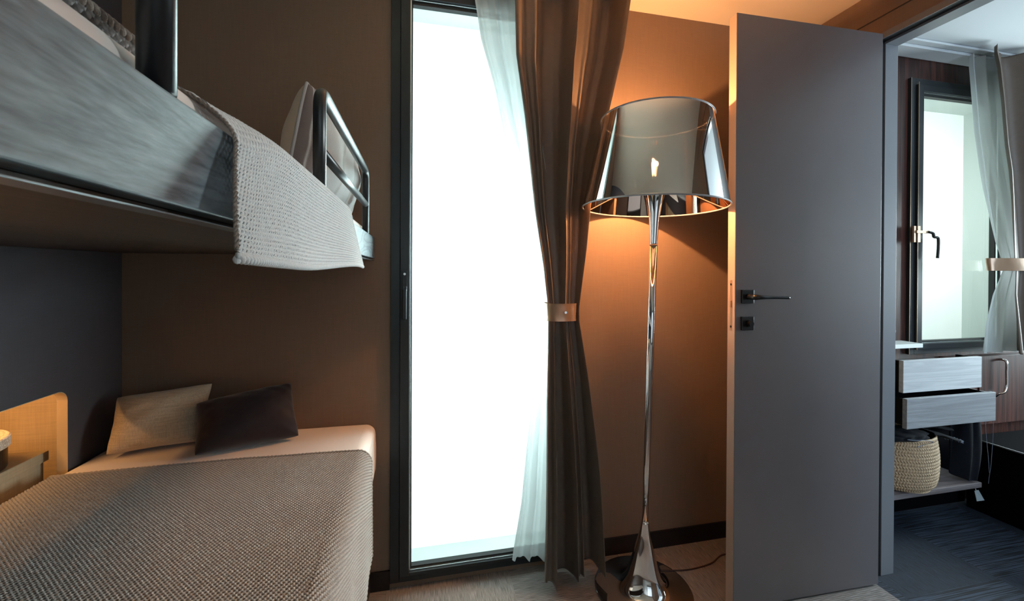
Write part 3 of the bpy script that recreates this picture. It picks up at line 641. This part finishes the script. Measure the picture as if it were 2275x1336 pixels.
# smooth the profile
def sp(prof,n=5):
    p=smooth_path([(a,0,b) for a,b in prof],n); return [(v.x,v.z) for v in p]
mb.lathe(base[:3]+sp(base[3:]),(LX,LY),lambda z:(lean(z)[0],lean(z)[1]),96); build('lamp_base',mb,M_chrome,lamp,smooth=True)
mb=MB(); mb.lathe([(.0098,.2322),(.0102,.4),(.0115,.8),(.0122,1.136)],(LX,LY),lean,40); pole=build('pole',mb,M_chrome,lamp,smooth=True)
for z in (.2322,1.1365):
    mb=MB(); rr_=.0108 if z<1 else .0128
    mb.lathe([(rr_,z-.0008),(rr_,z+.0012)],(LX,LY),lean,40); build('joint_ring',mb,M_brz if z>1 else M_chrome,pole)
mb=MB(); mb.lathe(sp([(.0120,1.138),(.0128,1.17),(.0150,1.205),(.0185,1.24),(.0235,1.27),(.0300,1.297),(.0345,1.308)]),(LX,LY),lean,48); build('trumpet_head',mb,M_chrome,lamp,smooth=True)
sx,sy=.0185,-.028
def shl(z):
    return (lean(1.26)[0]+(z-1.26)*.0062-.006, lean(1.26)[1]+(z-1.26)*-.036)
zb_,zt_=1.257,1.532; rb,rt=.222,.170
def shade_pts(ra,z,k,n):
    a=2*PI*k/n; dx,dy=shl(z); x=ra*math.cos(a); y=ra*math.sin(a); return (LX+dx+x,LY+dy+y,z-.020*x-.0*y)
n=128; mb=MB(); vs=[];fs=[]
for i in range(13):
    t=i/12; z=zb_+(zt_-zb_)*t; ra=rb+(rt-rb)*t
    for k in range(n): vs.append(shade_pts(ra,z,k,n))
for i in range(12):
    for k in range(n): fs.append((i*n+k,i*n+(k+1)%n,(i+1)*n+(k+1)%n,(i+1)*n+k))
mb.add(vs,fs); shd=build('lamp_shade',mb,M_shade,lamp,smooth=True)
M_rim=mat('grey_rim_tape',(.30,.31,.34),.4)
for z,ra in ((zb_,rb),(zt_,rt)):
    mb=MB(); mb.tube([shade_pts(ra,z,k,96) for k in range(96)],.0026,8,closed=True); build('rim',mb,M_rim,shd,smooth=True)
zs=1.50; mb=MB()
for a in (.3,.3+2*PI/3,.3+4*PI/3):
    dx,dy=shl(zs); c=Vector((LX+dx,LY+dy,zs)); mb.tube([c+Vector((.014*math.cos(a),.014*math.sin(a),0)),c+Vector((.176*math.cos(a),.176*math.sin(a),0))],.0007,6)
mb.tube([c+Vector((.016*math.cos(q),.016*math.sin(q),0)) for q in np.linspace(0,2*PI,25)[:-1]],.002,6,closed=True)
build('shade_spider',mb,M_blk,lamp,smooth=True)
dx,dy=shl(1.31); mb=MB(); mb.lathe([(.0145,1.306),(.0145,1.336),(.011,1.338)],(LX+dx,LY+dy),None,24); build('bulb_socket',mb,M_blk,lamp)
bx_,by_=LX+dx,LY+dy-.002
mb=MB(); mb.lathe(sp([(.0105,1.338),(.0115,1.346),(.018,1.364),(.0245,1.385),(.0245,1.402),(.017,1.418),(.004,1.424)]),(bx_,by_),None,32); bulb=build('light_bulb',mb,M_bulbg,lamp,smooth=True)
mb=MB()
for k in range(4):
    a=k*PI/2+.4; mb.tube([(bx_+.006*math.cos(a),by_+.006*math.sin(a),1.356),(bx_+.009*math.cos(a),by_+.009*math.sin(a),1.398)],.0011,6)
build('filament',mb,M_fil,bulb,smooth=True)
blo.location=Vector((bx_,by_,1.405))*S
# cable on the floor behind the lamp
mb=MB(); mb.tube(smooth_path([(LX+.10,LY+.05,.012),(LX+.20,LY+.045,.003),(LX+.30,LY+.055,.003),(LX+.37,LY+.085,.003),(LX+.44,LY+.085,.003),(LX+.52,LY+.10,.003),(LX+.62,LY+.11,.003)],8),.0026,8); build('power_cable',mb,M_cord,lamp,smooth=True)
# ------------------------------------------------------------------ door leaf and frame
DX0,DX1,DY0,DY1,DZ=.9425,1.4985,1.1035,1.0915,1.849
door=thing('door_1','open grey taupe door leaf with black handle beside the floor lamp',None,(DX1,DY1,0.0),kind='structure')
mb=MB(); T=.0335
d=Vector((DX1-DX0,DY1-DY0,0)).normalized(); nn_=Vector((-d.y,d.x,0))
def dp(s,t,z): # s along leaf from free edge, t depth from front
    p=Vector((DX0,DY0,0))+d*s+nn_*t; return (p.x,p.y,z)
W_=math.hypot(DX1-DX0,DY1-DY0)
def dbox(mb,s0,s1,t0,t1,z0,z1):
    return mb.add([dp(s,t,z) for z in (z0,z1) for t in (t0,t1) for s in (s0,s1)],[(0,2,3,1),(4,5,7,6),(0,1,5,4),(2,6,7,3),(0,4,6,2),(1,3,7,5)])
dbox(mb,.0006,W_,0,T,.006,DZ); build('door_leaf',mb,M_door,door,bevel=.0012)
mb=MB(); dbox(mb,-.0004,.0006,.0012,T-.0012,.0075,DZ-.0012); build('edge_strip',mb,M_dooredge,door)
hz=.9755; hs=.0405
mb=MB(); dbox(mb,hs-.021,hs+.021,-.0075,0,hz-.021,hz+.021); hr=build('handle_rosette',mb,M_blk,door,bevel=.0012)
lev=[dp(hs,-.004,hz),dp(hs,-.022,hz),dp(hs,-.036,hz),dp(hs+.012,-.043,hz),dp(hs+.04,-.044,hz-.0005),dp(hs+.075,-.044,hz-.001),dp(hs+.112,-.044,hz-.002)]
mb=MB(); mb.tube(smooth_path(lev,6),lambda t:.0085-.0040*min(1,max(0,t-.35)*3),16,mod=lambda i,q:1-.25*abs(math.cos(q))*0); build('door_handle',mb,M_blk,hr,smooth=True)
tz=.8925
mb=MB(); dbox(mb,hs-.021,hs+.021,-.0075,0,tz-.021,tz+.021); tr=build('lock_rosette',mb,M_blk,door,bevel=.0012)
c0=Vector(dp(hs+.002,-.0075,tz)); mb=MB(); mb.tube([c0,c0-nn_*.006],.0105,24); mb.tube([c0-nn_*.006,c0-nn_*.013],.0085,24); build('thumb_turn',mb,M_blk,tr)
mb=MB(); dbox(mb,-.0009,-.0003,.012,.0215,.868,1.026); lp=build('latch_plate',mb,M_brz,door)
for z in (.881,1.013):
    c1=Vector(dp(-.0009,.0168,z)); mb=MB(); mb.tube([c1,c1-d*.0008],.0036,14); build('screw',mb,M_blk,lp)
mb=MB(); dbox(mb,-.0060,-.0009,.013,.0205,.942,.962); build('latch_bolt',mb,M_brz,lp)
# frame: casing face, rebate, stop and reveal
fr=thing('trim_2','grey door frame around the opening to the second room',None,(XR,1.12,0),kind='structure')
yj=1.125
mb=MB(); mb.box(XR-.004,XR-.0003,.50,yj+.025,1.8475,1.8685); mb.box(XR-.004,XR-.0003,yj+.003,yj+.025,0,1.8475); build('casing',mb,M_frame,fr)
mb=MB(); mb.box(XR,1.556,.53,yj+.004,1.8475,1.8676); mb.box(XR,1.556,yj+.004,yj+.0248,0,1.8676); mb.box(XR,1.556,.5005,.53,0,1.8676); build('rebate',mb,M_anthd,fr)
mb=MB(); mb.box(1.5565,XR2,.53,yj+.0248,1.840,1.8676); mb.box(1.5565,XR2,yj,yj+.0248,0,1.840); mb.box(1.5565,XR2,.5005,.53,0,1.840); build('jamb',mb,M_frame,fr,bevel=.0008)
mb=MB(); mb.box(XR-.0015,XR-.0003,.2,YW-.01,1.925,1.929); struct('trim_3',mb,M_base)
# ------------------------------------------------------------------ second room
# timber clad back wall with window opening
bx0,bx1,bz0,bz1=2.175,2.640,.743,1.852
fo0,fo1,fz0,fz1=2.105,2.705,.690,1.915
mb=MB(); y=YW
mb.box(XR2-.0,fo0,y,y+.13,0,H); mb.box(fo1,X3,y,y+.13,0,H); mb.box(fo0,fo1,y,y+.13,fz1,H); mb.box(fo0,fo1,y,y+.13,0,fz0)
struct('wall_bath_back',mb,M_wenge)
w2=window(bx0,bx1,bz0,bz1,fo0,fo1,fz0,fz1,'smaller dark framed window with frosted panel seen through the doorway',2,M_frost2,soff=-.004)
for nm,x in (('trim_4',2.030),):
    mb=MB(); mb.box(x-.0015,x+.0015,y-.003,y-.0003,.70,1.998); struct(nm,mb,M_orange)
mb=MB(); mb.box(fo0-.0002,fo0+.0018,y-.0136,y-.0121,fz0,fz1); mb.box(fo0+.0305,fo0+.0325,y-.0225,y-.0205,fz0+.02,fz1-.02); build('frame_trim',mb,M_brz,w2)
# latch with lever handle
hx2,hz2=2.125,1.222
mb=MB(); mb.box(hx2-.022,hx2-.012,y-.030,y-.0205,hz2-.036,hz2+.036); mb.box(hx2-.004,hx2+.012,y-.032,y-.0205,hz2-.036,hz2+.036); mb.box(hx2-.014,hx2+.055,y-.036,y-.026,hz2+.004,hz2+.016); hd=build('latch_bracket',mb,M_brz,w2,bevel=.001)
mb=MB(); mb.tube(smooth_path([(hx2+.05,y-.036,hz2+.010),(hx2+.07,y-.040,hz2+.004),(hx2+.068,y-.046,hz2-.012),(hx2+.088,y-.048,hz2-.018),(hx2+.090,y-.048,hz2-.060),(hx2+.086,y-.048,hz2-.105)],6),.0058,12); build('handle',mb,M_blk,hd,smooth=True)
# ceiling track, white
tk=thing('curtain_track','white double curtain track on the ceiling of the second room','curtain track',(2.4,YW-.07,H))
mb=MB(); mb.box(XR2+.02,X3-.02,YW-.075,YW-.002,H-.020,H-.0005); build('valance',mb,M_ceil2,tk,bevel=.002)
mb=MB(); mb.box(1.85,X3-.05,YW-.105,YW-.078,H-.010,H-.0005); build('rail',mb,M_ceil2,tk,bevel=.002)
# mirror strip with shelf at the left of the window
mi=thing('wall_mirror','narrow mirror strip on the timber wall behind the door frame','mirror',(1.97,YW,1.0))
mb=MB(); mb.box(1.80,2.008,YW-.010,YW-.0005,1.60,1.88); build('mirror_glass',mb,M_mirror,mi,bevel=.001)
mb=MB(); mb.box(1.80,2.008,YW-.009,YW-.0005,.86,1.5995); build('lower_panel',mb,M_blk,mi)
mb=MB(); mb.box(1.80,2.075,YW-.085,YW-.0005,.735,.752); o=build('wall_shelf',mb,M_niche,None,bevel=.001); tagit(o,'short white wall shelf under the mirror strip beside the small window','shelf')
mb=MB(); mb.tube([(1.985,YW-.0105,.80),(1.985,YW-.030,.80)],.006,16); mb.tube([(1.985,YW-.030,.80),(1.985,YW-.036,.80)],.012,16); kb=build('knob',mb,M_chrome,mi)
# low cabinet under the window with two pulled out drawers
cb=thing('vanity_cabinet','dark cabinet under the small window with two drawers pulled open','cabinet',(2.03,YW-.06,0))
mb=MB(); mb.box(1.70,2.262,YW-.100,YW-.001,.456,.67); build('carcass',mb,M_gloss,cb)
mb=MB(); mb.box(1.615,2.45,YW-.012,YW-.001,0,.455); struct('trim_5',mb,M_bench)
def drawer(x0,x1,yf,z0,z1,m,hgt):
    mb=MB(); mb.box(x0,x1,yf,yf+.016,z0,z1); f=build('drawer',mb,m,cb,bevel=.001)
    mb=MB(); zz=z1-hgt; mb.box(x0+.006,x0+.018,yf+.0162,YW-.101,z0+.01,zz); mb.box(x1-.018,x1-.006,yf+.0162,YW-.101,z0+.01,zz); mb.box(x0+.018,x1-.018,yf+.0162,YW-.101,z0+.006,z0+.014)
    build('drawer_box',mb,M_gloss,f)
drawer(1.832,2.250,1.250,.582,.708,M_drawer,.004)
drawer(1.787,2.250,1.206,.460,.574,M_drawer2,.004)
sh=thing('low_shelf','mauve grey wooden shelf board carrying the woven basket','shelf',(2.03,1.3,.17))
mb=MB(); mb.box(1.66,2.235,1.238,YW-.0125,.176,.196); build('board',mb,M_shelfw,sh,bevel=.001)
mb=MB(); mb.box(1.70,2.20,YW-.060,YW-.0125,.163,.1757); build('bracket',mb,M_gloss,sh)
# seagrass basket
bc=(1.905,1.322); nA,nZ=900,190
A_,Zt=np.meshgrid(np.linspace(0,2*PI,nA),np.linspace(0,1,nZ),indexing='ij')
rad=.118+.012*np.sin(Zt*PI*.9)+.004*(1-Zt)-.020*np.exp(-Zt/.05)
row=np.floor(Zt*17); weave=np.abs(np.sin(A_*44+np.where(np.mod(row,2)==0,1,-1)*Zt*17*PI*.55+row*.9))*np.abs(np.sin(Zt*17*PI))**.7
rad=rad+.0040*weave
ex=1.10
P=np.stack([bc[0]+rad*ex*np.cos(A_),bc[1]+rad*.86*np.sin(A_),.1965+.205*Zt],-1)
P[...,1]=np.minimum(P[...,1],YW-.014)
bk=thing('woven_basket','round woven seagrass basket full of dark towels on the low shelf','basket',(bc[0],bc[1],.1965))
grid('basket_wall',P,M_basket,bk)
mb=MB(); mb.lathe([(.10,.197),(.10,.202)],bc); build('basket_floor',mb,M_basket,bk)
mb=MB(); mb.tube([(bc[0]+.121*ex*math.cos(a),min(bc[1]+.121*.86*math.sin(a),YW-.006),.402) for a in np.linspace(0,2*PI,80)[:-1]],.0045,8,closed=True,mod=lambda i,q:1+.2*math.sin(i*2+q)); build('basket_rim',mb,M_basket,bk,smooth=True)
# towels
def towel(name,cx,cy,cz,ax,ay,az,seed,label,rot=0,n=70,tilt=(0,0)):
    th,ph=np.meshgrid(np.linspace(0,2*PI,n),np.linspace(-PI/2,PI/2,n//2),indexing='ij')
    x=np.cos(ph)*np.cos(th); yy=np.cos(ph)*np.sin(th); z=np.sin(ph)
    f=1+.16*nz2(th*0+x*2,yy*2+z,2.4,seed)+.10*np.abs(np.sin(x*7+yy*3+seed)+.5*np.sin(z*9))*.6
    X_=x*ax*f; Y_=yy*ay*f; Z_=np.maximum(z*az*f,-az*.8)+tilt[0]*X_
    c,s=math.cos(rot),math.sin(rot)
    P=np.stack([cx+X_*c-Y_*s,cy+X_*s+Y_*c,cz+Z_],-1); P[...,1]=np.minimum(P[...,1],YW-.105)
    o=grid(name,P,M_towel,None); tagit(o,label,'towel'); return o
tw=towel('crumpled_towel',1.850,1.275,.414,.112,.060,.024,3,'crumpled dark navy towel spilling over the front of the woven basket')
mb=MB(); mb.tube(smooth_path([(1.80,1.213,.418),(1.84,1.211,.412),(1.88,1.211,.410),(1.915,1.212,.403),(1.93,1.214,.396),(1.905,1.216,.391),(1.88,1.216,.388),(1.85,1.2135,.384)],8),.0010,6); build('stitched_edge',mb,M_fringe,tw,smooth=True)
def fold_towel(z0,y0,x0,x1,dz,label,name='folded_towel',fr=True):
    us=np.linspace(0,1,40); P=[]
    sec=[(math.cos(a)*.034,math.sin(a)*.0085) for a in np.linspace(0,2*PI,22)]
    sec=[(a,b*.75) for a,b in sec]
    Pg=np.zeros((40,22,3))
    for i,u in enumerate(us):
        for j,(a,b) in enumerate(sec): Pg[i,j]=(x0+(x1-x0)*u+.004*math.sin(j),y0+a,z0+dz*u-.012*u*u+b+.0015*math.sin(9*u+a*60))
    o=grid(name,Pg,M_towel,None); tagit(o,label,'towel',)
    if fr:
        mb=MB(); mb.add(Pg[-1],[tuple(range(22))]); build('end_cap',mb,M_towel,o)
        mb=MB()
        for k in range(22):
            p=Vector(Pg[-1][k]); q=p+Vector((.008+.004*random.random(),.003*random.uniform(-1,1),-.007+.004*random.random())); mb.tube([p,(p+q)/2+Vector((.001,0,.001)),q],.0011,5)
        build('fringe',mb,M_fringe,o)
    return o
fold_towel(.420,1.262,1.965,2.105,-.030,'rolled dark towel with grey fringe sticking out of the basket')
fold_towel(.437,1.290,1.965,2.112,-.014,'thin folded dark towel directly above the fringed one',fr=False)
fold_towel(.451,1.300,1.965,2.120,.002,'topmost folded dark towel in the woven basket',fr=False)
# towel bag hanging at the right of the cabinet
u=np.linspace(0,1,40); v=np.linspace(0,1,50); U,V=np.meshgrid(u,v,indexing='ij')
P=np.stack([2.140+.135*U+.014*np.sin(V*PI)*U-.02*V*V*U+.004*np.sin(U*20+V*3),1.290-.045*np.sin(U*PI)+.006*np.sin(U*17),.445-.222*V-.02*np.sin(U*PI)*V],-1)
ht=grid('hanging_towel',P,M_towel,None,solid=.006); tagit(ht,'dark towel hanging below the lower drawer beside the basket','towel')
mb=MB(); mb.tube(smooth_path([(2.262,1.232,.540),(2.272,1.228,.530),(2.272,1.225,.42),(2.262,1.225,.28),(2.252,1.225,.225),(2.250,1.226,.196)],8),.0008,6); mb.tube(smooth_path([(2.238,1.232,.455),(2.240,1.228,.38),(2.246,1.225,.30),(2.252,1.225,.24)],8),.0007,6)
build('drawstring',mb,M_fringe,ht,smooth=True)
mb=MB(); vs=[(2.190,1.235,.168),(2.205,1.231,.172),(2.235,1.229,.128),(2.200,1.233,.126)]; mb.add(vs+[(a,b+.0015,c) for a,b,c in vs],[(0,1,2,3),(7,6,5,4),(0,4,5,1),(1,5,6,2),(2,6,7,3),(3,7,4,0)])
mb.tube([(2.197,1.235,.170),(2.197,1.2365,.1762)],.0015,6)
o=build('hanging_tag',mb,M_tag,None); tagit(o,'small grey cloth tag hanging under the low shelf','tag')
# wardrobe front on the right below the window
wd=thing('wall_cabinet','reddish dark timber cabinet with long chrome handle right of the drawers','cabinet',(2.75,YW-.05,.30))
mb=MB(); mb.box(2.30,2.475,YW-.040,YW-.001,.36,.672); build('side_panel',mb,M_wenge,wd,bevel=.001)
mb=MB(); mb.box(2.478,2.93,YW-.044,YW-.001,.36,.672); dd=build('cabinet_door',mb,M_wenge,wd,bevel=.001)
mb=MB(); hx3=2.60; yh=YW-.05
mb.tube(smooth_path([(hx3,yh+.006,.655),(hx3,yh-.018,.650),(hx3,yh-.020,.60),(hx3,yh-.020,.54),(hx3-.012,yh-.018,.51),(hx3-.022,yh-.006,.50),(hx3-.022,yh+.006,.485)],8),.0052,12); build('handle',mb,M_chrome,dd,smooth=True)
bn=thing('black_bench','low glossy black bench with pale top edge under the timber cabinet','bench',(2.8,1.1,0))
mb=MB(); mb.box(2.40,3.30,.35,YW-.046,.0,.318); build('bench_body',mb,M_bench,bn,bevel=.002)
mb=MB(); mb.box(2.3975,2.3998,.35,YW-.046,.312,.3175); build('edge_profile',mb,M_alum,bn)
# curtain of the second room
c2=thing('satin_curtain','brown satin curtain with white voile in the second room, tied with a bronze band','curtain',(2.7,1.30,.7))
yq=1.300
L2=tab([(2185,130),(2192,160),(2200,230),(2208,330),(2225,440),(2240,560),(2246,605),(2240,660),(2242,800)],yq); R2=tab([(2480,130),(2480,400),(2400,560),(2380,605),(2460,800)],yq)
z2=pz(2250,592,yq)
curtain('curtain_panel',L2,R2,2.012,.705,[(4,.1,.8,.05),(7,.3,.4,.1)],lambda z:yq+.0*z,lambda z:.012+.022*np.clip(np.abs(z-z2)/.4,0,1),M_satin,c2,nu=200,nv=160,seed=8,zt=z2)
yv=1.345
Ls2=tab([(2146,150),(2150,190),(2160,300),(2178,420),(2205,540),(2226,600),(2200,660),(2185,720),(2178,790)],yv); Rs2=tab([(2215,150),(2225,300),(2250,440),(2275,600),(2265,790)],yv)
curtain('voile_lining',Ls2,Rs2,2.003,.700,[(2.5,.2,.7,.05),(5,.1,.3,.1)],lambda z:yv+.0*z,lambda z:.006+.012*np.clip(np.abs(z-z2)/.4,0,1),sheer('white_voile_double',tr=.15),c2,nu=120,nv=120,seed=6,zt=z2,solid=0,lk=.2,sq=.8)
xa,xb=pxx(2222,yq-.03),pxx(2372,yq-.03); mb=MB(); vs=[];fs=[]
for i,zz in enumerate(np.linspace(z2-.028,z2+.026,7)):
    for k in range(48):
        a=2*PI*k/48; q=1+.02*math.sin(6*a+i*.4)
        vs.append(((xa+xb)/2+(xb-xa)/2*q*math.cos(a),yq+.010+.042*q*math.sin(a),zz))
for i in range(6):
    for k in range(48): fs.append((i*48+k,i*48+(k+1)%48,(i+1)*48+(k+1)%48,(i+1)*48+k))
mb.add(vs,fs); build('tie_band',mb,M_band,c2,smooth=True)
# added window frame and glowing panel around the rear fill light, out of view
rw=thing('window_3','added rear window around the fill light behind the camera',None,(.92,YB,.4),kind='structure')
mb=MB(); mb.box(.35,.42,YB-.04,YB+.01,.4,1.95); mb.box(1.43,1.5,YB-.04,YB+.01,.4,1.95); mb.box(.42,1.43,YB-.04,YB+.01,.4,.5); mb.box(.42,1.43,YB-.04,YB+.01,1.88,1.95); build('window_frame',mb,M_anth,rw)
mb=MB(); mb.box(.42,1.43,YB-.035,YB-.03,.5,1.88); build('frosted_panel',mb,frosted('added_rear_panel_glow',.35,(.75,.88,1)),rw)  # glowing panel added as fill

rl=thing('added_fill_housing','long white housing added for the fill light behind the camera','ceiling lamp',(.45,-.75,2.012))  # housing added to go with the rear wall fill light
mb=MB(); mb.box(-.02,.92,-.80,-.68,2.0125,2.0258); build('housing',mb,M_ceil2,rl,bevel=.002)

rw2=thing('window_4','added side window around the unseen fill light of the second room',None,(X3,.88,.7),kind='structure')  # frame added around the side fill light, never in view
mb=MB(); mb.box(X3-.02,X3-.002,.31,.35,.62,1.82); mb.box(X3-.02,X3-.002,1.37,1.41,.62,1.82); mb.box(X3-.02,X3-.002,.35,1.37,.62,.66); mb.box(X3-.02,X3-.002,.35,1.37,1.78,1.82); build('window_frame',mb,M_anth,rw2)
